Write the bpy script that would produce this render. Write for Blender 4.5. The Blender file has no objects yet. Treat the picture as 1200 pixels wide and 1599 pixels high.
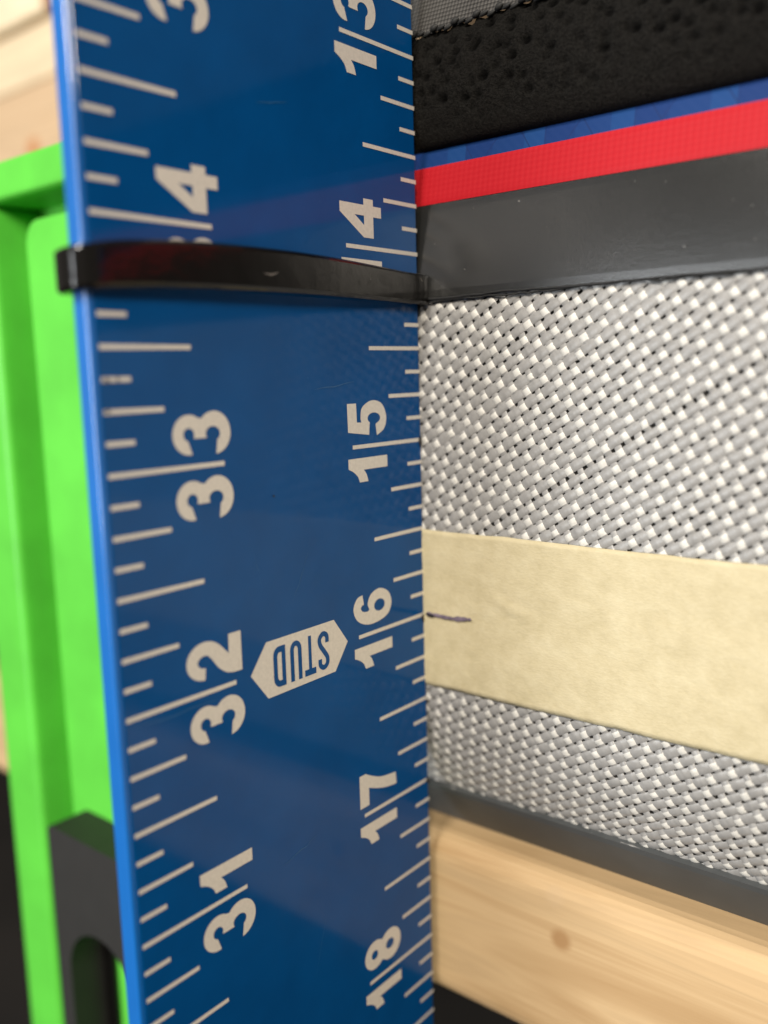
import bpy, math, random
import numpy as np
from mathutils import Vector, Matrix
from mathutils.geometry import tessellate_polygon

# ------------------------------------------------------------------ scene basics
IN = 0.0254                      # everything below is laid out in inches
scene = bpy.context.scene
col = scene.collection
random.seed(7)
rng = np.random.default_rng(7)

# camera -----------------------------------------------------------------------
CAM = Vector((3.0900, -4.0821, 1.3688))
cam_d = bpy.data.cameras.new("camera")
cam = bpy.data.objects.new("camera", cam_d)
col.objects.link(cam)
rx = Vector((0.77323, 0.63351, -0.02789))
dn = Vector((0.07339, -0.13310, -0.98838))
fw = Vector((-0.62986, 0.76220, -0.14941))
m = Matrix.Identity(4)
for i in range(3):
    m[i][0] = rx[i]; m[i][1] = -dn[i]; m[i][2] = -fw[i]; m[i][3] = CAM[i] * IN
cam.matrix_world = m
cam_d.sensor_width = 36.0
cam_d.sensor_fit = 'AUTO'
cam_d.lens = 32.21
cam_d.clip_start = 0.002
cam_d.clip_end = 50.0
cam_d.dof.use_dof = True
cam_d.dof.focus_distance = 4.60 * IN
cam_d.dof.aperture_fstop = 9.6
scene.camera = cam

# world: dim warm room light -----------------------------------------------------
w = bpy.data.worlds.new("World"); scene.world = w; w.use_nodes = True
bg = w.node_tree.nodes["Background"]
bg.inputs[0].default_value = (1.0, 0.90, 0.78, 1)
bg.inputs[1].default_value = 0.16

# lamps -------------------------------------------------------------------------
def aim(o, target):
    d = Vector(target) - Vector(o.location) / IN
    o.rotation_euler = d.to_track_quat('-Z', 'Y').to_euler()

def area_lamp(name, loc, target, sx, sy, power, colour):
    l = bpy.data.lights.new(name, 'AREA'); l.shape = 'RECTANGLE'
    l.size = sx * IN; l.size_y = sy * IN; l.energy = power; l.color = colour
    o = bpy.data.objects.new(name, l); col.objects.link(o)
    o.location = Vector(loc) * IN; aim(o, target)
    return o

def spot_lamp(name, loc, target, angle, blend, radius, power, colour):
    l = bpy.data.lights.new(name, 'SPOT'); l.spot_size = math.radians(angle); l.spot_blend = blend
    l.shadow_soft_size = radius * IN; l.energy = power; l.color = colour
    o = bpy.data.objects.new(name, l); col.objects.link(o)
    o.location = Vector(loc) * IN; aim(o, target)
    return o

area_lamp("workshop_lamp", (13.0, -19, 11.5), (0.6, -0.5, 1.6), 4.4, 5.4, 4.0, (1.0, 0.90, 0.76))
area_lamp("front_light", (4.0, -30, 27), (1.0, 0, 0.6), 9, 7, 7.6, (1.0, 0.95, 0.87))  # unseen soft source added for the frontal light, no known window
spot_lamp("left_fill", (-17, -45, 1.0), (-3.5, 0, 1.5), 60, 0.5, 9.0, 36, (0.93, 0.97, 1.0))  # unseen fill added from the left to brighten level, boards and ruler edge

scene.view_settings.view_transform = 'Standard'
scene.view_settings.look = 'None'
scene.view_settings.exposure = 0.0
scene.view_settings.gamma = 1.0

# ------------------------------------------------------------------ helpers
def tag(o, label=None, cat=None, group=None, kind=None):
    if label: o['label'] = label
    if cat: o['category'] = cat
    if group: o['group'] = group
    if kind: o['kind'] = kind
    return o

def thing(name, label, cat, loc=(0, 0, 0), group=None):
    o = bpy.data.objects.new(name, None); col.objects.link(o)
    o.empty_display_size = 0.01
    o.location = Vector(loc) * IN
    tag(o, label, cat, group)
    return o

def mesh(name, verts, faces, mat, parent=None, smooth=False, bevel=0, seg=2):
    me = bpy.data.meshes.new(name)
    v = np.asarray(verts, float)
    if parent is not None:
        p = parent
        off = np.zeros(3)
        while p is not None:
            off = off + np.array(p.location) / IN; p = p.parent
        v = v - off
    me.from_pydata((v * IN).tolist(), [], [list(map(int, f)) for f in faces])
    me.update()
    if smooth: me.polygons.foreach_set('use_smooth', [True] * len(me.polygons))
    o = bpy.data.objects.new(name, me); col.objects.link(o)
    if mat: me.materials.append(mat)
    o.parent = parent
    if bevel:
        b = o.modifiers.new('bevel', 'BEVEL'); b.width = bevel * IN; b.segments = seg
        b.limit_method = 'ANGLE'; b.angle_limit = math.radians(40)
    return o

def box(x0, x1, y0, y1, z0, z1):
    v = [(x, y, z) for x in (x0, x1) for y in (y0, y1) for z in (z0, z1)]
    f = [(0, 1, 3, 2), (4, 6, 7, 5), (0, 4, 5, 1), (2, 3, 7, 6), (0, 2, 6, 4), (1, 5, 7, 3)]
    return v, f

def strip(sec, xs, closed=True):
    """sweep a (y,z) section along x"""
    n = len(sec); v = []; f = []
    for x in xs:
        for (y, z) in sec: v.append((x, y, z))
    for i in range(len(xs) - 1):
        for j in range(n if closed else n - 1):
            k = (j + 1) % n
            f.append((i * n + j, (i + 1) * n + j, (i + 1) * n + k, i * n + k))
    if closed:
        f.append(tuple(range(n))); f.append(tuple(reversed([(len(xs) - 1) * n + j for j in range(n)])))
    return v, f

class NT:
    """small node-tree helper"""
    def __init__(s, name):
        s.m = bpy.data.materials.new(name); s.m.use_nodes = True
        s.t = s.m.node_tree; s.n = s.t.nodes; s.b = s.n['Principled BSDF']
        s.tc = s.n.new('ShaderNodeTexCoord')
    def link(s, a, b): s.t.links.new(a, b)
    def map(s, scale, rot=(0, 0, 0), loc=(0, 0, 0)):
        mp = s.n.new('ShaderNodeMapping'); s.link(s.tc.outputs['Object'], mp.inputs[0])
        mp.inputs['Scale'].default_value = [k / IN for k in scale]
        mp.inputs['Rotation'].default_value = rot; mp.inputs['Location'].default_value = loc
        return mp.outputs[0]
    def noise(s, vec, scale=1, detail=3, rough=.5, dist=0):
        n = s.n.new('ShaderNodeTexNoise'); s.link(vec, n.inputs['Vector'])
        n.inputs['Scale'].default_value = scale; n.inputs['Detail'].default_value = detail
        n.inputs['Roughness'].default_value = rough; n.inputs['Distortion'].default_value = dist
        return n.outputs['Fac']
    def ramp(s, fac, stops, interp='LINEAR'):
        r = s.n.new('ShaderNodeValToRGB'); s.link(fac, r.inputs[0]); r.color_ramp.interpolation = interp
        e = r.color_ramp.elements
        while len(e) < len(stops): e.new(0.5)
        for k, (p, c) in enumerate(stops): e[k].position = p; e[k].color = (*c, 1) if len(c) == 3 else c
        return r.outputs[0]
    def mix(s, fac, a, b, mode='MIX'):
        n = s.n.new('ShaderNodeMix'); n.data_type = 'RGBA'; n.blend_type = mode
        for sock, val in ((n.inputs[0], fac), (n.inputs[6], a), (n.inputs[7], b)):
            if isinstance(val, bpy.types.NodeSocket): s.link(val, sock)
            elif isinstance(val, (int, float)): sock.default_value = val
            else: sock.default_value = (*val, 1)
        return n.outputs[2]
    def math(s, op, a, b=None, c=None):
        n = s.n.new('ShaderNodeMath'); n.operation = op
        for k, val in enumerate((a, b, c)):
            if val is None: continue
            if isinstance(val, bpy.types.NodeSocket): s.link(val, n.inputs[k])
            else: n.inputs[k].default_value = val
        return n.outputs[0]
    def sep(s, vec):
        n = s.n.new('ShaderNodeSeparateXYZ'); s.link(vec, n.inputs[0]); return n.outputs
    def bump(s, h, strength=.3, dist=.01, normal=None):
        n = s.n.new('ShaderNodeBump'); s.link(h, n.inputs['Height'])
        n.inputs['Strength'].default_value = strength; n.inputs['Distance'].default_value = dist * IN
        s.link(n.outputs[0], s.b.inputs['Normal']); return n.outputs[0]
    def set(s, **k):
        for a, v in k.items():
            sock = s.b.inputs[a.replace('_', ' ')]
            if isinstance(v, bpy.types.NodeSocket): s.link(v, sock)
            elif isinstance(v, tuple) and len(v) == 3: sock.default_value = (*v, 1)
            else: sock.default_value = v
        return s

# ------------------------------------------------------------------ materials
def m_ruler():
    t = NT('blue_enamel')
    n = t.noise(t.map((1, 1, 1)), 2.5, 3)
    c = t.ramp(n, [(.3, (.0001, .054, .196)), (.7, (.0003, .064, .228))])
    sp = t.noise(t.map((1, 1, 1)), 55, 2)
    c = t.mix(t.ramp(sp, [(.72, (0, 0, 0)), (.78, (.35, .35, .35))]), c, (.03, .12, .30))
    b = t.noise(t.map((1, 1, 1)), 9, 3)
    b2 = t.noise(t.map((1, 1, 1)), 120, 2)
    h = t.math('ADD', b, t.math('MULTIPLY', b2, .05))
    t.bump(h, .35, .006)
    t.set(Base_Color=c, Roughness=.4, Specular_IOR_Level=.04, Coat_Weight=.44, Coat_Roughness=.08, Coat_IOR=1.5)
    return t.m

def m_print():
    t = NT('printed_white')
    n = t.noise(t.map((1, 1, 1)), 60, 3)
    c = t.ramp(n, [(.3, (.56, .53, .487)), (.7, (.64, .605, .555))])
    t.set(Base_Color=c, Roughness=.42)
    return t.m

def plain(name, colour, rough, vary=.12, scale=20, bump=0, spec=.5, coat=0, bscale=80):
    t = NT(name)
    n = t.noise(t.map((1, 1, 1)), scale, 3)
    lo = tuple(k * (1 - vary) for k in colour); hi = tuple(min(1, k * (1 + vary)) for k in colour)
    t.set(Base_Color=t.ramp(n, [(.3, lo), (.7, hi)]), Roughness=rough, Specular_IOR_Level=spec, Coat_Weight=coat, Coat_Roughness=.1)
    if bump: t.bump(t.noise(t.map((1, 1, 1)), bscale, 3), bump, .004)
    return t.m

def m_tape():
    t = NT('crepe_paper')
    n = t.noise(t.map((1, 1, 1)), 7, 5, .62)
    f = t.noise(t.map((14, 14, 30)), 3.5, 3)
    c = t.ramp(n, [(.28, (.425, .362, .220)), (.5, (.485, .418, .265)), (.74, (.54, .475, .315))])
    c = t.mix(.14, c, t.ramp(f, [(.3, (.42, .36, .20)), (.7, (.62, .56, .39))]))
    weave = t.noise(t.map((18, 18, 18)), 1, 1)
    h = t.math('ADD', t.math('MULTIPLY', f, .5), t.math('ADD', n, t.math('MULTIPLY', weave, .6)))
    t.bump(h, .35, .010)
    t.set(Base_Color=c, Roughness=.62, Specular_IOR_Level=.3)
    return t.m

def m_wood(name, base, dark, knots, gscale=(0.25, 3.2, 3.2)):
    t = NT(name)
    v = t.map(gscale)
    n = t.noise(v, 1.0, 4, .55, .6)
    n2 = t.noise(t.map((.6, 22, 22)), 1.0, 3)
    c = t.ramp(n, [(.30, dark), (.45, base), (.52, tuple(k * .88 for k in base)), (.60, tuple(min(1, k * 1.08) for k in base)), (.75, tuple(k * .86 for k in base))])
    c = t.mix(.18, c, t.ramp(n2, [(.3, dark), (.7, base)]))
    xyz = t.sep(t.tc.outputs['Object'])
    for (kx, kz, r, kc) in knots:
        dx = t.math('MULTIPLY', t.math('SUBTRACT', xyz[0], kx * IN), 1 / IN)
        dz = t.math('MULTIPLY', t.math('SUBTRACT', xyz[2], kz * IN), 1 / IN)
        d = t.math('SQRT', t.math('ADD', t.math('MULTIPLY', dx, dx), t.math('MULTIPLY', dz, dz)))
        fac = t.ramp(t.math('DIVIDE', d, r), [(.35, (1, 1, 1)), (1, (0, 0, 0))], 'EASE')
        c = t.mix(fac, c, kc)
    t.bump(n2, .15, .01)
    t.set(Base_Color=c, Roughness=.6, Specular_IOR_Level=.3)
    return t.m

def m_red():
    t = NT('red_vinyl')
    v = t.sep(t.map((1, 1, 1)))
    s1 = t.math('SINE', t.math('MULTIPLY', t.math('ADD', v[0], t.math('MULTIPLY', v[2], 1.1)), 100))
    s2 = t.math('SINE', t.math('MULTIPLY', t.math('SUBTRACT', v[0], t.math('MULTIPLY', v[2], 1.1)), 100))
    h = t.math('MULTIPLY', s1, s2)
    c = t.mix(t.math('MULTIPLY_ADD', h, .5, .5), (.36, .004, .010), (.40, .008, .014))
    t.bump(h, .08, .004)
    t.set(Base_Color=c, Roughness=.55, Specular_IOR_Level=.22)
    return t.m

def m_deck():
    t = NT('blue_print_vinyl')
    v = t.sep(t.map((1, 1, 1)))
    x = t.math('DIVIDE', t.math('ADD', v[0], 5.98), .47)
    fr = t.math('FRACT', x)
    skew = t.math('FRACT', t.math('ADD', x, t.math('MULTIPLY', v[2], -1.6)))
    c = t.ramp(fr, [(0, (.0045, .040, .155)), (.26, (.0032, .025, .120)), (.6, (.0038, .030, .132))], 'CONSTANT')
    l1 = t.ramp(fr, [(0, (0, 0, 0)), (.245, (1, 1, 1)), (.262, (0, 0, 0))], 'CONSTANT')
    l2 = t.ramp(skew, [(0, (1, 1, 1)), (.022, (0, 0, 0)), (.60, (0, 0, 0))], 'CONSTANT')
    sk2 = t.math('FRACT', t.math('ADD', t.math('MULTIPLY', x, 1.37), t.math('MULTIPLY', v[2], 1.9)))
    l3 = t.ramp(sk2, [(0, (1, 1, 1)), (.020, (0, 0, 0)), (.60, (0, 0, 0))], 'CONSTANT')
    c = t.mix(t.math('MULTIPLY', l3, .7), c, (.003, .016, .08))
    c = t.mix(t.math('MULTIPLY', l1, .8), c, (.004, .02, .10))
    c = t.mix(t.math('MULTIPLY', l2, .8), c, (.004, .02, .10))
    s1 = t.math('SINE', t.math('MULTIPLY', t.math('ADD', v[0], v[2]), 110))
    t.bump(s1, .06, .003)
    t.set(Base_Color=c, Roughness=.6, Specular_IOR_Level=.2)
    return t.m

def m_rail():
    t = NT('charcoal_pvc')
    n = t.noise(t.map((1, 1, 1)), 160, 2)
    n2 = t.noise(t.map((1, 1, 1)), 3, 3)
    c = t.ramp(n2, [(.3, (.013, .013, .0126)), (.7, (.0165, .0165, .016))])
    dust = t.noise(t.map((1, 1, 1)), 48, 1)
    c = t.mix(t.ramp(dust, [(.79, (0, 0, 0)), (.81, (.4, .4, .4))]), c, (.30, .29, .28))
    t.bump(n, .3, .003)
    t.set(Base_Color=c, Roughness=.25, Specular_IOR_Level=.6)
    return t.m

def m_thread(name, lo, hi, rough):
    t = NT(name)
    n = t.noise(t.map((1, 1, 1)), 30, 3)
    f = t.noise(t.map((1, 1, 1)), 7, 2)
    c = t.ramp(n, [(.3, lo), (.7, hi)])
    c = t.mix(.25, c, t.ramp(f, [(.3, lo), (.7, hi)]))
    t.bump(t.noise(t.map((1, 1, 1)), 220, 2), .3, .003)
    t.set(Base_Color=c, Roughness=rough, Specular_IOR_Level=.5)
    return t.m

def m_cushion():
    t = NT('black_spacer_mesh')
    n = t.noise(t.map((1, 1, 1)), 70, 4, .7)
    c = t.ramp(n, [(.3, (.004, .0037, .0034)), (.7, (.020, .0188, .017))])
    a_ = t.n.new('ShaderNodeAttribute'); a_.attribute_name = 'pit_shade'
    c = t.mix(t.ramp(a_.outputs['Fac'], [(.15, (0, 0, 0)), (.7, (1, 1, 1))]), c, (.0015, .0014, .0013))  # shade inside the dimples painted into the base colour
    t.bump(n, 1.0, .03)
    t.set(Base_Color=c, Roughness=.95, Specular_IOR_Level=.08)
    return t.m

def m_grey_fabric():
    t = NT('grey_oxford_cloth')
    v = t.sep(t.map((1, 1, 1)))
    a = t.math('SINE', t.math('MULTIPLY', t.math('ADD', v[0], t.math('MULTIPLY', v[2], .8)), 150))
    b = t.math('SINE', t.math('MULTIPLY', t.math('SUBTRACT', v[2], t.math('MULTIPLY', v[0], .7)), 190))
    h = t.math('MULTIPLY', a, b)
    n = t.noise(t.map((1, 1, 1)), 6, 3)
    c = t.mix(t.math('MULTIPLY_ADD', h, .5, .5), (.028, .0265, .025), (.095, .090, .086))
    c = t.mix(.3, c, t.ramp(n, [(.3, (.03, .0285, .027)), (.7, (.08, .076, .072))]))
    t.bump(h, .6, .010)
    t.set(Base_Color=c, Roughness=.7)
    return t.m

def m_tie():
    t = NT('black_nylon')
    n = t.noise(t.map((1, 1, 1)), 8, 3)
    t.bump(n, .22, .01)
    t.set(Base_Color=(.0040, .0037, .0035), Roughness=.12, Specular_IOR_Level=.5)
    return t.m

M = dict(scratch=plain('scratched_enamel', (.02, .10, .24), .4, .2, 40),
         nick=plain('nylon_nick', (.16, .15, .14), .5, .2, 40),
         under=plain('slate_pvc', (.050, .054, .056), .5, .1, 4, bump=.2, bscale=90),
         edge=plain('edge_sheen_blue', (.004, .115, .42), .38, .06, 3, coat=.4),  # brighter than the blade: sheen of light put into the edge colour
         ruler=m_ruler(), white=m_print(), tape=m_tape(), red=m_red(), deck=m_deck(), rail=m_rail(),
         a=m_thread('weave_grey', (.225, .220, .214), (.30, .293, .285), .34),
         b=m_thread('weave_white', (.47, .46, .43), (.61, .595, .56), .38),
         backing=plain('mesh_backing', (.075, .072, .070), .7),
         panel=plain('grey_panel', (.30, .295, .29), .5, bump=.5, bscale=16),
         cushion=m_cushion(), grey=m_grey_fabric(), tie=m_tie(),
         thread=plain('black_thread', (.012, .012, .012), .7, .3, 60),
         ink=plain('pen_ink', (.14, .11, .145), .6, .35, 25),
         ink_dark=plain('black_ink', (.012, .010, .012), .5),
         dirt=plain('grey_scuff', (.16, .15, .15), .7, .3, 40),
         green=plain('green_powder_coat', (.10, .52, .05), .40, .10, 2, bump=.15, bscale=60),
         grip=plain('black_grip_rubber', (.015, .0142, .0132), .6, .10, 6, bump=.3, bscale=50),
         floor=plain('dark_floor', (.012, .010, .009), .8, .5, .3))

# ------------------------------------------------------------------ board profile (s -> y,z, normal)
RB, RT = 1.8, 6.0
def prof(s):
    s = np.asarray(s, float)
    tb = np.clip(-.3 - s, 0, None) / RB
    tt = np.clip(s - 1.2, 0, None) / RT
    y = RB * (1 - np.cos(tb)) + RT * (1 - np.cos(tt))
    z = np.clip(s, -.3, 1.2) - RB * np.sin(tb) + RT * np.sin(tt)
    ang = tt - tb                                   # outward normal (0,-cos,sin)
    return y, z, -np.cos(ang), np.sin(ang)

def band(s0, s1, out, inn, n=14, edge=.006):
    """closed (y,z) section lying on the board, out / inn are heights over the profile"""
    ss = np.linspace(s0, s1, n); y, z, ny, nz = prof(ss)
    hs = np.full(n, out); hs[0] = hs[-1] = out - edge
    o = [(y[i] + ny[i] * hs[i], z[i] + nz[i] * hs[i]) for i in range(n)]
    b = [(y[i] + ny[i] * inn, z[i] + nz[i] * inn) for i in range(n)]
    return o + b[::-1]

# ------------------------------------------------------------------ the setting
v, f = box(-60, 60, -70, 60, -12.4, -12)
tag(mesh('floor', v, f, M['floor']), kind='structure')

# ------------------------------------------------------------------ inflatable board
board = thing('inflatable_board', 'grey woven side of an inflatable board with charcoal, red and blue bands', 'inflatable board', (0, 0, -1.6))
X0, X1 = -7.0, 7.5
# core: the drop-stitch body behind the fabric, filled back to y=3
ss = np.linspace(-2.2, 3.1, 60); y, z, ny, nz = prof(ss)
core = [(y[i] - ny[i] * .035, z[i] - nz[i] * .035) for i in range(len(ss))]
core = core + [(5.0, core[-1][1] + .2), (5.0, core[0][1] - .1)]
v, f = strip(core, [X0, X1]); mesh('side_panel', v, f, M['backing'], board, smooth=False)
# plain fabric beyond the reach of the picture
for (xa, xb) in ((X0, -.62), (3.42, X1)):
    v, f = strip(band(-1.2, 1.80, .0, -.02, 24), np.linspace(xa, xb, 3)); mesh('fabric_panel', v, f, M['panel'], board)

def weave(ang, pitch, width, amp, par, x_rng, s_rng, phase, lift, pw_, sharp, rough, q=8):
    ca, sa = math.cos(ang), math.sin(ang)
    cx, cs = (x_rng[0] + x_rng[1]) / 2, (s_rng[0] + s_rng[1]) / 2
    diag = math.hypot(x_rng[1] - x_rng[0], s_rng[1] - s_rng[0]) / 2 + pitch
    V = []; F = []; top = []
    na, nb = -sa, ca
    u0 = phase[0] * ca + phase[1] * sa; w0 = phase[0] * na + phase[1] * nb
    uc = cx * ca + cs * sa; wc = cx * na + cs * nb
    k0 = int((wc - w0 - diag) / pitch); k1 = int((wc - w0 + diag) / pitch) + 1
    j0 = int((uc - u0 - diag) / pitch * q); j1 = int((uc - u0 + diag) / pitch * q) + 1
    prof_w = pw_
    for k in range(k0, k1):
        jit = rng.normal(0, .028) * pitch
        wid = width * (1 + rng.normal(0, .07))
        ph = rng.normal(0, .05)
        prev = None
        js = np.arange(j0, j1)
        t = js / q
        wob = .03 * pitch * np.sin(js * .11 + k * 1.7) + rng.normal(0, .018, len(js)) * pitch
        cc = np.cos(np.pi * (t + .5 + k + par) + ph)
        hh = amp * np.sign(cc) * np.abs(cc) ** sharp * (1 + rough * rng.normal(0, 1, len(js)))
        for jj, tt, wb, h, ccv in zip(js, t, wob, hh, cc):
            u = u0 + tt * pitch; wv = w0 + (k + .5) * pitch + jit + wb
            x = u * ca + wv * na; s_ = u * sa + wv * nb
            if not (x_rng[0] < x < x_rng[1] and s_rng[0] < s_ < s_rng[1]):
                prev = None; continue
            base = len(V)
            for (pw, pd) in prof_w:
                xx = x + na * pw * wid; s2 = s_ + nb * pw * wid
                yy, zz, n1, n2 = prof(s2)
                hgt = h + lift + pd * .0055
                V.append((xx, float(yy + n1 * hgt), float(zz + n2 * hgt)))
            if prev is not None:
                for a in range(4):
                    F.append((prev + a, base + a, base + a + 1, prev + a + 1))
                    top.append(1 if (ccv > .66) else 0)
            prev = base
    return V, F, top
PITCH = .0575
A1 = math.radians(31.3); A2 = math.radians(31.3 + 90)
ph = (.645, 1.14)
XR, SR = (-.62, 3.42), (-1.16, 1.79)
FLAT = [(-.5, -.8), (-.40, -.06), (0, .02), (.40, -.06), (.5, -.8)]
ROUND = [(-.5, -.9), (-.38, -.15), (0, .08), (.38, -.15), (.5, -.9)]
va, fa, ta = weave(A1, PITCH, .0485, .0026, 0, XR, SR, ph, -.002, FLAT, 1.0, .2)
vb, fb, tb = weave(A2, PITCH, .0400, .0062, 0, XR, SR, ph, -.0026, ROUND, 1.0, .06)
tag(mesh('woven_mesh', va, fa, M['a'], board, smooth=True), kind='stuff')
wb_ = tag(mesh('woven_mesh', vb, fb, M['a'], board, smooth=True), kind='stuff')
wb_.data.materials.append(M['b'])            # whiter knuckles where the crossing thread comes up
wb_.data.polygons.foreach_set('material_index', tb)

xs = np.linspace(X0, X1, 30)
v, f = strip(band(1.765, 2.262, .030, -.02, 14, .0015), xs); mesh('rail_band', v, f, M['rail'], board)
v, f = strip(band(2.262, 2.466, .034, -.02, 8, .003), xs); mesh('red_stripe', v, f, M['red'], board)
v, f = strip(band(2.466, 3.05, .026, -.02, 10, .002), xs); mesh('deck_panel', v, f, M['deck'], board)
v, f = strip(band(-1.72, -1.137, .034, -.02, 18), xs); mesh('bottom_band', v, f, M['under'], board)
# frayed black threads along the lower edge of the charcoal band, and the whitish lip of the bottom band
def cord(name, s, h, r, x0, x1, n, mat, wob, parent=board, k=6, sd=0):
    V = []; F = []
    r_ = np.random.default_rng(sd)
    off = np.cumsum(r_.normal(0, 1, n)); off = (off - np.linspace(off[0], off[-1], n)) * wob / 3
    for i, x in enumerate(np.linspace(x0, x1, n)):
        yy, zz, n1, n2 = prof(s + off[i])
        c = (float(yy + n1 * h), float(zz + n2 * h))
        for j in range(k):
            a = 2 * math.pi * j / k
            V.append((x, c[0] + r * math.cos(a), c[1] + r * math.sin(a)))
    for i in range(n - 1):
        for j in range(k):
            F.append((i * k + j, i * k + (j + 1) % k, (i + 1) * k + (j + 1) % k, (i + 1) * k + j))
    return mesh(name, V, F, mat, parent, smooth=True)
cord('edge_thread', 1.757, .022, .008, -1, 6, 160, M['thread'], .006, sd=1)
cord('edge_thread', 1.745, .018, .005, -1, 6, 200, M['thread'], .010, sd=2)
cord('seam_lip', -1.132, .020, .007, -1, 6, 240, M['a'], .008, sd=4)

# ------------------------------------------------------------------ masking tape
tape = thing('masking_tape', 'strip of cream masking tape with a short pen line, stuck across the grey mesh', 'masking tape', (0, 0, 0))
nx, nz_ = 260, 34
V = []; F = []
xs = np.linspace(-1.1, 6.2, nx)
def sm(seed, n, k):
    r_ = np.random.default_rng(seed); a = r_.normal(0, 1, n); ker = np.hanning(k); ker /= ker.sum()
    return np.convolve(np.r_[a, a, a], ker, 'same')[n:2 * n]
e0 = sm(3, nx, 9) * .004; e1 = sm(5, nx, 9) * .004
low = np.array([sm(20 + j, nx, 41) for j in range(nz_)])
for _ in range(3): low = (np.roll(low, 1, 0) + low + np.roll(low, -1, 0)) / 3
for i, x in enumerate(xs):
    for j in range(nz_):
        q = j / (nz_ - 1)
        s_ = -.418 + e0[i] + q * (.912 + e1[i] - e0[i])
        yy, zz, n1, n2 = prof(s_)
        u = (x * math.cos(A1) + s_ * math.sin(A1)) / PITCH; wv = (-x * math.sin(A1) + s_ * math.cos(A1)) / PITCH
        h = .0125 + .0014 * math.cos(math.pi * u) * math.cos(math.pi * wv) + .010 * low[j, i]
        # crease seen right of the pen line
        cr = (x - .62) * .34 + (s_ - .10)
        if .40 < x < .75: h += .012 * math.exp(-(cr / .014) ** 2) * math.sin((x - .40) / .35 * math.pi)
        V.append((x, float(yy + n1 * h), float(zz + n2 * h)))
for i in range(nx - 1):
    for j in range(nz_ - 1):
        a = i * nz_ + j; F.append((a, a + nz_, a + nz_ + 1, a + 1))
tp = mesh('paper_strip', V, F, M['tape'], tape, smooth=True)
sol = tp.modifiers.new('thickness', 'SOLIDIFY'); sol.thickness = .006 * IN; sol.offset = -1

def inkstroke(name, pts, wid, mat, parent, y):
    V = []; F = []
    for i, (x, z) in enumerate(pts):
        V += [(x, y, z - wid[i]), (x, y - .0015, z), (x, y, z + wid[i])]
    for i in range(len(pts) - 1):
        for a in (0, 1): F.append((3 * i + a, 3 * i + 3 + a, 3 * i + 4 + a, 3 * i + 1 + a))
    return mesh(name, V, F, mat, parent)
n = 26
px = np.linspace(.028, .338, n)
wd = .0115 * (1 + .25 * np.sin(px * 55) + .18 * np.sin(px * 131 + 1)); wd[0] *= .5; wd[-1] *= .45; wd[8:11] *= .72
inkstroke('pen_line', list(zip(px, .004 + .013 * (px / .34) + .004 * np.sin(px * 23))), wd, M['ink'], tape, -.027)
px2 = np.linspace(.030, .085, 7)
inkstroke('pen_line', list(zip(px2, .006 + .003 * np.sin(px2 * 60))), [.004, .009, .010, .009, .011, .008, .003], M['ink_dark'], tape, -.029)

# ------------------------------------------------------------------ seat cushion on the deck
cush = thing('mesh_cushion', 'black dimpled mesh cushion with a grey cloth top resting above the blue deck', 'cushion', (0, 2, 2.7))
ctrl = [(1.4, 2.66), (.55, 2.57), (.24, 2.555), (.10, 2.548), (.05, 2.62), (.02, 2.74), (.02, 2.90), (.05, 3.02), (.10, 3.14)]
def resample(pts, n):
    p = np.array(pts, float)
    for _ in range(3):
        q = [p[0]]
        for a, b in zip(p[:-1], p[1:]): q += [a * .75 + b * .25, a * .25 + b * .75]
        q.append(p[-1]); p = np.array(q)
    d = np.r_[0, np.cumsum(np.hypot(*np.diff(p, axis=0).T))]
    t = np.linspace(0, d[-1], n)
    return np.c_[np.interp(t, d, p[:, 0]), np.interp(t, d, p[:, 1])], t
def cloth(name, pts, x0, x1, nx, ns, hfun, mat):
    P, t = resample(pts, ns)
    T = np.gradient(P, axis=0); T /= np.linalg.norm(T, axis=1)[:, None]
    N = np.c_[-T[:, 1], T[:, 0]]                    # towards the viewer
    V = []; F = []; pit = []
    for x in np.linspace(x0, x1, nx):
        for j in range(ns):
            h = hfun(x, t[j], t[-1]); pit.append(getattr(hfun, 'last', 0))
            V.append((x, P[j, 0] + N[j, 0] * h, P[j, 1] + N[j, 1] * h))
    for i in range(nx - 1):
        for j in range(ns - 1):
            a = i * ns + j; F.append((a, a + ns, a + ns + 1, a + 1))
    o = mesh(name, V, F, mat, cush, smooth=True)
    at = o.data.attributes.new('pit_shade', 'FLOAT', 'POINT')      # dimple depth, used to paint shade into the pits
    at.data.foreach_set('value', pit)
    return o
dj = rng.normal(0, .020, (400, 40, 2)); dk = rng.uniform(.35, 1.0, (400, 40))
def dimple(x, t, L):
    px_, pz_ = .112, .066
    r = t / pz_; best = 0
    for ri in (math.floor(r), math.floor(r) + 1):
        sh = .5 if ri % 2 else 0
        c = x / px_ - sh
        for ci in (math.floor(c), math.floor(c) + 1):
            jx, jz = dj[(ci + 200) % 400, ri % 40]
            dx = x - (ci + sh) * px_ - jx; dz = t - ri * pz_ - jz
            best = max(best, dk[(ci + 200) % 400, ri % 40] * math.exp(-((dx / .029) ** 2 + (dz / .020) ** 2)))
    best *= min(1, max(0, (t - 1.37) * 6))
    dimple.last = best
    return -.045 * best + min(1, max(0, (t - 1.45) * 3)) * (.012 * math.sin(x * 2.3) + .004 * math.sin(x * 9 + t * 8))
cloth('mesh_face', ctrl, -1.2, 5.5, 620, 110, dimple, M['cushion'])
gctrl = [(.10, 3.135), (.105, 3.17), (.13, 3.30), (.20, 3.7), (.34, 4.3), (.65, 5.2), (1.4, 5.8), (2.6, 6.0)]
cloth('grey_cover', gctrl, -1.2, 5.5, 160, 60, lambda x, t, L: .012 * math.sin(x * 2.3) + .018 * math.sin(x * 3.1 + t * 2.5) * min(1, t * 2), M['grey'])
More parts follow.
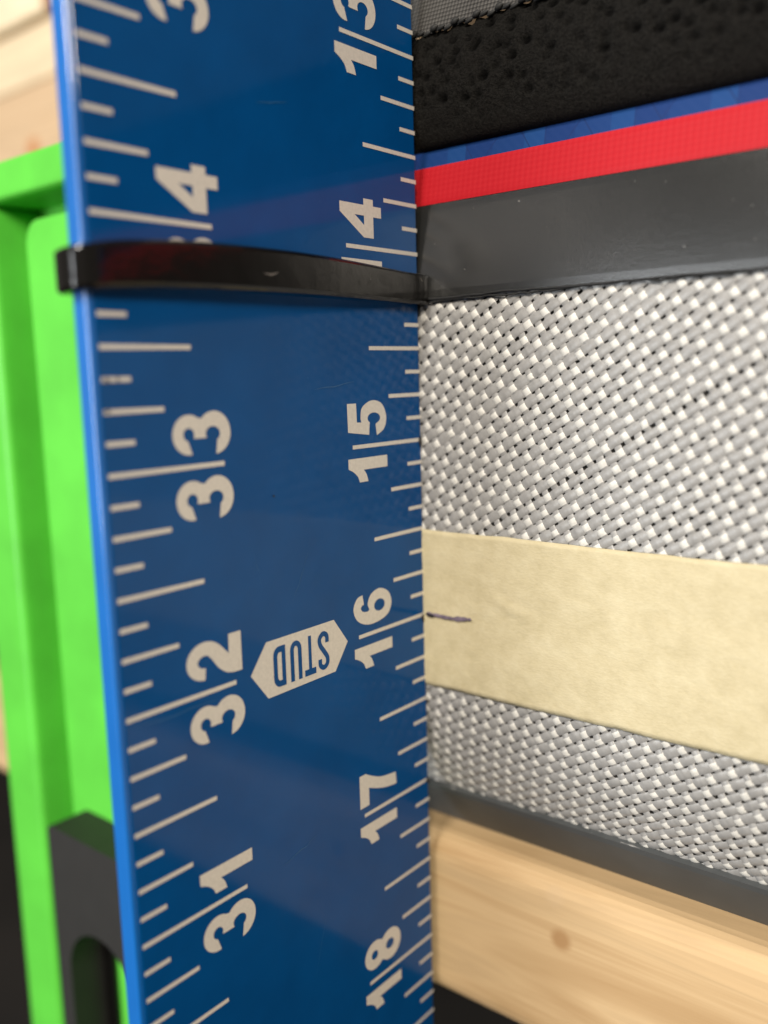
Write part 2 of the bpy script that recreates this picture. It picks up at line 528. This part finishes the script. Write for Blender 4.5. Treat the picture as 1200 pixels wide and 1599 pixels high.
# stitched seam: one bead per stitch
V = []; F = []
for i in range(150):
    x = -1 + i * .045
    yy = .086 - .012 * math.sin(x * 2.3); zz = 3.138 + .006 * math.sin(i * 2.1)
    big = 1.0 if i % 3 else 1.55
    b = len(V); K = 6
    for a_, r in ((-.026, .003), (-.012, .011 * big), (.012, .011 * big), (.026, .003)):
        for j in range(K):
            an = 2 * math.pi * j / K
            V.append((x + a_, yy + r * math.cos(an), zz + .25 * a_ + r * math.sin(an) + (.012 if big > 1 else 0)))
    for q in range(3):
        for j in range(K):
            F.append((b + q * K + j, b + q * K + (j + 1) % K, b + (q + 1) * K + (j + 1) % K, b + (q + 1) * K + j))
tag(mesh('seam_stitching', V, F, M['thread'], cush, smooth=True), kind='stuff')

# ------------------------------------------------------------------ timber
M['pine'] = m_wood('pine', (.52, .365, .20), (.36, .225, .105),
                   [(.833, -1.748 + 2.22, .085, (.34, .20, .09)), (.793, -1.515 + 2.22, .08, (.47, .33, .185)), (2.0, -2.45 + 2.22, .12, (.40, .17, .06))])
pl = thing('pine_plank', 'pale pine plank with a dark knot, lying under the bottom edge of the grey board', 'plank', (0, 2.3, -2.22))
v, f = box(-9, 9, .075, 4.0, -2.455, -1.405)
o = mesh('plank', v, f, M['pine'], None, bevel=.13, seg=5)
bpy.data.objects.remove(pl)
o.name = 'pine_plank'
tag(o, 'pale pine plank with a dark knot, lying under the bottom edge of the grey board', 'plank')
for vv in o.data.vertices: vv.co -= Vector((0, 2.3, -2.22)) * IN
o.location = Vector((0, 2.3, -2.22)) * IN

M['spruce'] = m_wood('spruce', (.74, .60, .41), (.60, .44, .26), [(-8.70, .9, .16, (.50, .26, .11))])
M['spruce2'] = m_wood('spruce_low', (.60, .43, .27), (.48, .32, .18), [(-8.72, -.02, .20, (.50, .22, .09)), (-8.72, -.40, .17, (.50, .22, .09)), (-8.73, -.58, .17, (.50, .22, .09))])
M['spruce3'] = m_wood('spruce_high', (.82, .70, .50), (.66, .5, .30), [(-8.05, -.62, .22, (.30, .13, .06))])
tl = [('lowest pine board of the stack at top left, above the green level', 3.75, 5.30, 3.00, 'spruce2'),
      ('middle board of the bright pine stack at top left', 5.34, 6.06, 3.06, 'spruce'),
      ('topmost bright pine board with a dark knot at top left', 6.10, 7.6, 2.98, 'spruce3')]
for (lab, z0, z1, yf, mat) in tl:
    zc = (z0 + z1) / 2
    v, f = box(-16, -2.2, yf, yf + 4, z0, z1)
    v = [(a, b - 3, c - zc) for a, b, c in v]
    o = mesh('timber_board', v, f, M[mat], None, bevel=.05, seg=3)
    o.location = Vector((0, 3, zc)) * IN
    tag(o, lab, 'timber board', 'pine boards stacked behind the level')

# ------------------------------------------------------------------ green level
lev = thing('spirit_level', 'bright green level with raised rim and black hand grip, standing behind the blue ruler', 'level', (-2.38, -.4, -7))
LX0, LX1, LZ0, LZ1 = -3.58, -1.20, -14 + 2.0, 2.84
YF, YW, YP, YB = -.75, -.36, -.60, -.06
v, f = box(LX0 + .02, LX1 - .02, YW, YB, LZ0, LZ1 - .02); mesh('web', v, f, M['green'], lev)
for (a, b) in ((LX0, LX0 + .47), (LX1 - .47, LX1)):
    v, f = box(a, b, YF, YB + .02, LZ0, LZ1 - .252); mesh('rail', v, f, M['green'], lev, bevel=.05, seg=3)
v, f = box(LX0, LX1, YF, YB + .02, LZ1 - .25, LZ1); mesh('end_rim', v, f, M['green'], lev, bevel=.035, seg=3)
# raised panel with rounded corners
def rrect(x0, x1, z0, z1, r, n=8):
    P = []
    for cx, cz, a0 in ((x1 - r, z1 - r, 0), (x0 + r, z1 - r, 90), (x0 + r, z0 + r, 180), (x1 - r, z0 + r, 270)):
        for i in range(n + 1):
            a = math.radians(a0 + 90 * i / n); P.append((cx + r * math.cos(a), cz + r * math.sin(a)))
    return P
def prism(outline, holes, y0, y1):
    loops = [outline] + holes
    polys = [[Vector((a, b, 0)) for a, b in lp] for lp in loops]
    tris = tessellate_polygon(polys)
    flat = [p for lp in loops for p in lp]; n = len(flat)
    V = [(a, y0, b) for a, b in flat] + [(a, y1, b) for a, b in flat]
    F = [tuple(t) for t in tris] + [tuple(k + n for k in reversed(t)) for t in tris]
    st = 0
    for lp in loops:
        k = len(lp)
        for i in range(k):
            a = st + i; b = st + (i + 1) % k; F.append((a, b, b + n, a + n))
        st += k
    return V, F
PX0, PX1 = -2.90, -1.86
v, f = prism(rrect(PX0, PX1, LZ0 + 1, 2.46, .16), [], YP, YW + .02)
mesh('raised_panel', v, f, M['green'], lev, bevel=.05, seg=3)
hole = rrect(-2.60, -1.80, -5.2, -2.44, .40, 12)
v, f = prism(rrect(-2.76, -1.72, -5.9, -1.76, .05, 4), [hole[::-1]], -.90, YP + .02)
mesh('hand_grip', v, f, M['grip'], lev, bevel=.035, seg=3)
v, f = box(-2.66, -2.47, YP - .035, YP + .02, -5.3, -2.36)
mesh('grip_shade_plate', v, f, M['tie'], lev, bevel=.01, seg=2)  # added black plate standing in for the shade inside the opening

# ------------------------------------------------------------------ the ruler
ruler = thing('blue_ruler', 'glossy blue ruler with white inch marks and numbers, standing on edge against the grey mesh', 'ruler', (0, -1.02, -7))
W = 2.037; TH = .098
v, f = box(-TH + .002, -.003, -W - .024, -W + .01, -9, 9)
mesh('edge_sheen_strip', v, f, M['edge'], ruler, bevel=.012, seg=3)  # separate strip so the edge can carry its painted sheen
v, f = box(-TH, 0, -W, 0, -9, 9)
mesh('blade', v, f, M['ruler'], ruler, bevel=.010, seg=3)
PR = .0016
def rpoly(name, loops, mat, parent, x=PR, label=None):
    """flat print on the ruler face; loops of (a, z): a = distance from the right edge"""
    polys = [[Vector((a, b, 0)) for a, b in lp] for lp in loops]
    tris = tessellate_polygon(polys)
    flat = [p for lp in loops for p in lp]
    F = []
    for t in tris:
        A, B, C = (flat[k] for k in t)
        # normal must face +x ; coords (y,z) = (-a, z)
        cr = (-(B[0]) + A[0]) * (C[1] - A[1]) - (B[1] - A[1]) * (-(C[0]) + A[0])
        F.append(t if cr > 0 else tuple(reversed(t)))
    return mesh(name, [(x, -a, z) for a, z in flat], F, mat, parent)

def tick(a0, a1, z, h=.0102):
    lo, hi = min(a0, a1), max(a0, a1)
    return rpoly('tick_mark', [[(lo, z - h), (hi, z - h), (hi, z + h), (lo, z + h)]], M['white'], ruler)
for k in range(-30, 34):                       # eighths of an inch, z = 16 - reading
    z = k / 8
    L = .58 if k % 8 == 0 else .43 if k % 4 == 0 else .279 if k % 2 == 0 else .130
    tick(.0, L, z)
    L2 = {.58: 1.433, .43: 1.583, .279: 1.738, .130: 1.889}[L]
    tick(2.024, L2, z)

def arc(cx, cy, rx_, ry_, a0, a1, n=14):
    return [(cx + rx_ * math.cos(math.radians(a0 + (a1 - a0) * i / n)), cy + ry_ * math.sin(math.radians(a0 + (a1 - a0) * i / n))) for i in range(n + 1)]
def smooth(pts, closed=False, n=6):
    """Catmull-Rom through pts"""
    P = [np.array(p, float) for p in pts]
    out = []
    for i in range(len(P) - 1):
        p0 = P[max(i - 1, 0)]; p1 = P[i]; p2 = P[i + 1]; p3 = P[min(i + 2, len(P) - 1)]
        for k in range(n):
            t = k / n
            out.append(tuple(.5 * (2 * p1 + (p2 - p0) * t + (2 * p0 - 5 * p1 + 4 * p2 - p3) * t * t + (3 * p1 - p0 - 3 * p2 + p3) * t ** 3)))
    out.append(tuple(P[-1])); return out
G = {}
G['1'] = (.125, [[(.063, .003), (.125, .003), (.125, .315)] + smooth([(.074, .315), (.055, .275), (.030, .245), (0, .231)]) + smooth([(0, .163), (.038, .176), (.063, .197)])])
three = arc(.085, .228, .085, .087, 188, -34, 20) + arc(.088, .092, .093, .092, 47, -176, 22) \
    + arc(.084, .099, .032, .040, 215, 480, 16) + [(.068, .137), (.068, .196)] + arc(.086, .230, .028, .029, 238, 528, 14)
G['3'] = (.181, [three])
G['2'] = (.184, [[(0, .003), (.184, .003), (.184, .076), (.096, .078)] + smooth([(.110, .092), (.150, .132), (.172, .168), (.180, .205)])
                 + arc(.094, .215, .086, .102, 0, 178, 16) + [(.062, .213)] + arc(.090, .215, .028, .041, 180, 0, 10)
                 + smooth([(.116, .200), (.095, .178), (.045, .140), (.012, .095), (.001, .05)])])
G['4'] = (.190, [[(.105, 0), (.158, 0), (.158, .063), (.190, .063), (.190, .137), (.158, .137), (.158, .317), (.110, .317), (0, .140), (0, .063), (.105, .063)],
                 [(.106, .135), (.106, .206), (.060, .135)]])
G['5'] = (.183, [[(.027, .310), (.172, .312), (.172, .242), (.075, .240), (.073, .205)]
                 + smooth([(.073, .205), (.100, .210), (.150, .195), (.183, .120), (.165, .040), (.100, .003), (.035, .020), (0, .083)], n=8)
                 + [(.060, .092)] + arc(.091, .104, .029, .051, 215, 500, 16) + [(.062, .140), (.006, .146)]])
six_o = smooth([(.170, .240), (.158, .285), (.104, .315), (.040, .285), (.003, .205), (.004, .105), (.030, .030), (.088, .001), (.150, .028), (.181, .100),
                (.162, .170), (.115, .200), (.082, .188), (.074, .205), (.080, .240), (.100, .256), (.116, .243), (.118, .232), (.170, .240)], n=6)[:-1]
G['6'] = (.181, [six_o, arc(.091, .103, .033, .045, 0, -340, 17)])
G['7'] = (.186, [[(0, .237), (0, .312), (.186, .312)] + smooth([(.186, .262), (.150, .195), (.122, .120), (.106, .005)]) + smooth([(.036, .0), (.046, .080), (.066, .155), (.098, .237)])])
eight = arc(.090, .228, .083, .087, 212, -32, 20) + arc(.090, .094, .091, .093, 48, -228, 26)
G['8'] = (.181, [eight, arc(.090, .232, .026, .028, 0, -340, 14), arc(.092, .098, .030, .036, 0, -340, 14)])

def number(text, z, base):
    for i, ch in enumerate(text):
        wdt, loops = G[ch]
        z0 = (z - .045 - (.185 if ch != '1' else .139)) if i == 0 else (z + .050)
        if ch == '1' and i == 1: z0 = z + .052
        if ch == '7': z0 = z + .048
        if ch == '8': z0 = z + .062
        lp = [[(base + y_ * 1.0, z0 + x_) for x_, y_ in loop] for loop in loops]
        rpoly('numeral', lp, M['white'], ruler)
for vgrad in (13, 14, 15, 16, 17, 18): number(str(vgrad), 16 - vgrad, .302)
for vgrad in (35, 34, 33, 32, 31): number(str(vgrad), vgrad - 32, 1.390)

# STUD emblem at 16 / 32
emb = rpoly('stud_emblem', [[(.6695, .002), (.770, .1395), (1.240, .138), (1.3445, .001), (1.240, -.137), (.770, -.133)]], M['white'], ruler)
def letter(loops, a0):
    lp = [[(a0 + x_, .099 - (.2 - y_) * 1.0 if False else .100 - y_) for x_, y_ in loop] for loop in loops]
    rpoly('letter', lp, M['ruler'], emb, x=PR * 2)
H = .2
letter([[(.029, 0), (.050, 0), (.050, .168), (.079, .168), (.079, H), (0, H), (0, .168), (.029, .168)]], .912)              # T
letter([arc(.039, .045, .039, .045, 180, 360, 10) + [(.078, H), (.053, H)] + arc(.039, .048, .014, .022, 360, 180, 8) + [(.025, H), (0, H)]], 1.010)   # U
letter([[(0, 0), (.040, 0)] + arc(.040, .045, .040, .045, 270, 360, 6) + arc(.040, H - .045, .040, .045, 0, 90, 6) + [(0, H)],
        [(.025, .030), (.025, H - .030)] + arc(.040, H - .055, .014, .025, 90, 0, 5) + arc(.040, .055, .014, .025, 0, -90, 5)], 1.120)   # D
def ribbon(pts, wd_):
    P = np.array(smooth(pts, n=6)); T = np.gradient(P, axis=0); T /= np.linalg.norm(T, axis=1)[:, None]
    N = np.c_[-T[:, 1], T[:, 0]] * wd_ / 2
    return [tuple(p) for p in P + N] + [tuple(p) for p in (P - N)[::-1]]
letter([ribbon([(.066, .140), (.064, .172), (.040, .187), (.015, .172), (.013, .140), (.036, .105), (.062, .068), (.066, .035), (.040, .013), (.014, .028), (.012, .062)], .0255)], .815)  # S

# wear on the print: pen marks at the right edge and scuffed ticks at the left
def blot(name, a, z, ra, rz, mat, seed, n=14, x=PR * 3):
    r_ = np.random.default_rng(seed)
    rpoly(name, [[(max(.002, a + ra * math.cos(t) * k), z + rz * math.sin(t) * k) for t, k in ((2 * math.pi * i / n, 1 + r_.normal(0, .18)) for i in range(n))]], mat, ruler, x=x)
blot('pen_mark', .014, .990, .013, .030, M['ink_dark'], 1)
blot('pen_mark', .020, -.018, .020, .026, M['ink_dark'], 2)
blot('pen_mark', .014, -1.004, .016, .022, M['ink_dark'], 3)
blot('scuff', 2.000, 1.372, .014, .010, M['dirt'], 4)
blot('scuff', 1.952, 1.376, .006, .011, M['dirt'], 5)
blot('scuff', 2.008, 1.254, .010, .008, M['dirt'], 6)
blot('scuff', 1.150, .82, .006, .006, M['ink_dark'], 7)

# ------------------------------------------------------------------ cable tie
tie = thing('cable_tie', 'shiny black cable tie strapped around the blue ruler', 'cable tie', (0, -1, 1.8))
# path round the ruler seen from above (x, y, z centre, half height)
path = [(-.165, -1.6, 1.79, .080), (-.160, -1.95, 1.785, .082), (-.140, -2.060, 1.784, .083), (-.085, -2.092, 1.784, .083), (-.030, -2.094, 1.786, .083), (.010, -2.088, 1.789, .083), (.032, -2.05, 1.795, .084),
        (.046, -1.9, 1.812, .090), (.060, -1.6, 1.828, .093), (.070, -1.2, 1.834, .093), (.066, -.8, 1.832, .090), (.050, -.4, 1.822, .084),
        (.046, -.16, 1.813, .080), (.050, -.07, 1.811, .080), (.050, -.015, 1.810, .080), (.030, .035, 1.809, .080), (-.03, .050, 1.808, .079), (-.10, .045, 1.806, .079), (-.15, .0, 1.80, .079), (-.17, -.1, 1.80, .08), (-.17, -.3, 1.80, .08)]
P = np.array(path)
Ps = []
for i in range(len(P) - 1):
    p0 = P[max(i - 1, 0)]; p1 = P[i]; p2 = P[i + 1]; p3 = P[min(i + 2, len(P) - 1)]
    for k in range(5):
        t = k / 5
        Ps.append(.5 * (2 * p1 + (p2 - p0) * t + (2 * p0 - 5 * p1 + 4 * p2 - p3) * t * t + (3 * p1 - p0 - 3 * p2 + p3) * t ** 3))
Ps.append(P[-1]); Ps = np.array(Ps)
T = np.gradient(Ps[:, :2], axis=0); T /= np.linalg.norm(T, axis=1)[:, None]
N = np.c_[T[:, 1], -T[:, 0]]                       # outwards
sec = [(-.022, -1), (.010, -1), (.021, -.90), (.024, -.80), (.024, .80), (.021, .90), (.010, 1), (-.022, 1)]
V = []; F = []
for p, nn in zip(Ps, N):
    for (o_, h_) in sec: V.append((p[0] + nn[0] * o_, p[1] + nn[1] * o_, p[2] + h_ * p[3]))
K = len(sec)
for i in range(len(Ps) - 1):
    for j in range(K): F.append((i * K + j, (i + 1) * K + j, (i + 1) * K + (j + 1) % K, i * K + (j + 1) % K))
F.append(tuple(range(K))); F.append(tuple(reversed([(len(Ps) - 1) * K + j for j in range(K)])))
bandm = mesh('strap', V, F, M['tie'], tie)
for p_ in bandm.data.polygons: p_.use_smooth = False
v, f = box(-.42, -.16, -1.75, -1.45, 1.68, 1.92); mesh('locking_head', v, f, M['tie'], tie, bevel=.03, seg=3)

# small nicks in the strap and hairline scratches in the enamel
def sliver(name, pts, wid, mat, parent, x):
    V = []; F = []
    for i, (a, z) in enumerate(pts):
        t_ = i / (len(pts) - 1); h = wid * (.25 + math.sin(math.pi * t_))
        V += [(x, -a, z - h), (x, -a, z + h)]
    for i in range(len(pts) - 1): F.append((2 * i, 2 * i + 2, 2 * i + 3, 2 * i + 1)[::-1])
    return mesh(name, V, F, mat, parent)
for (a, z, da, dz, xx) in ((1.235, 1.815, -.09, .010, .0985), (.49, 1.835, .004, .03, .0805), (.075, 1.865, -.02, -.015, .0755)):
    sliver('nick', [(a, z), (a + da * .5, z + dz * .2 - .006), (a + da, z + dz)], .0035, M['nick'], tie, xx)
r_ = np.random.default_rng(12)
for (a, z, da, dz) in ((2.00, -.04, -.45, -.01), (1.15, 2.55, -.20, .05), (1.05, .30, -.12, .22), (.95, -.95, .25, -.06), (1.30, .62, -.05, -.20), (.85, 1.30, -.30, .03), (1.0, -1.7, -.1, .3)):
    sliver('scratch', [(a + da * k / 6 + r_.normal(0, .004), z + dz * k / 6 + r_.normal(0, .004)) for k in range(7)], .0018, M['scratch'], ruler, PR)
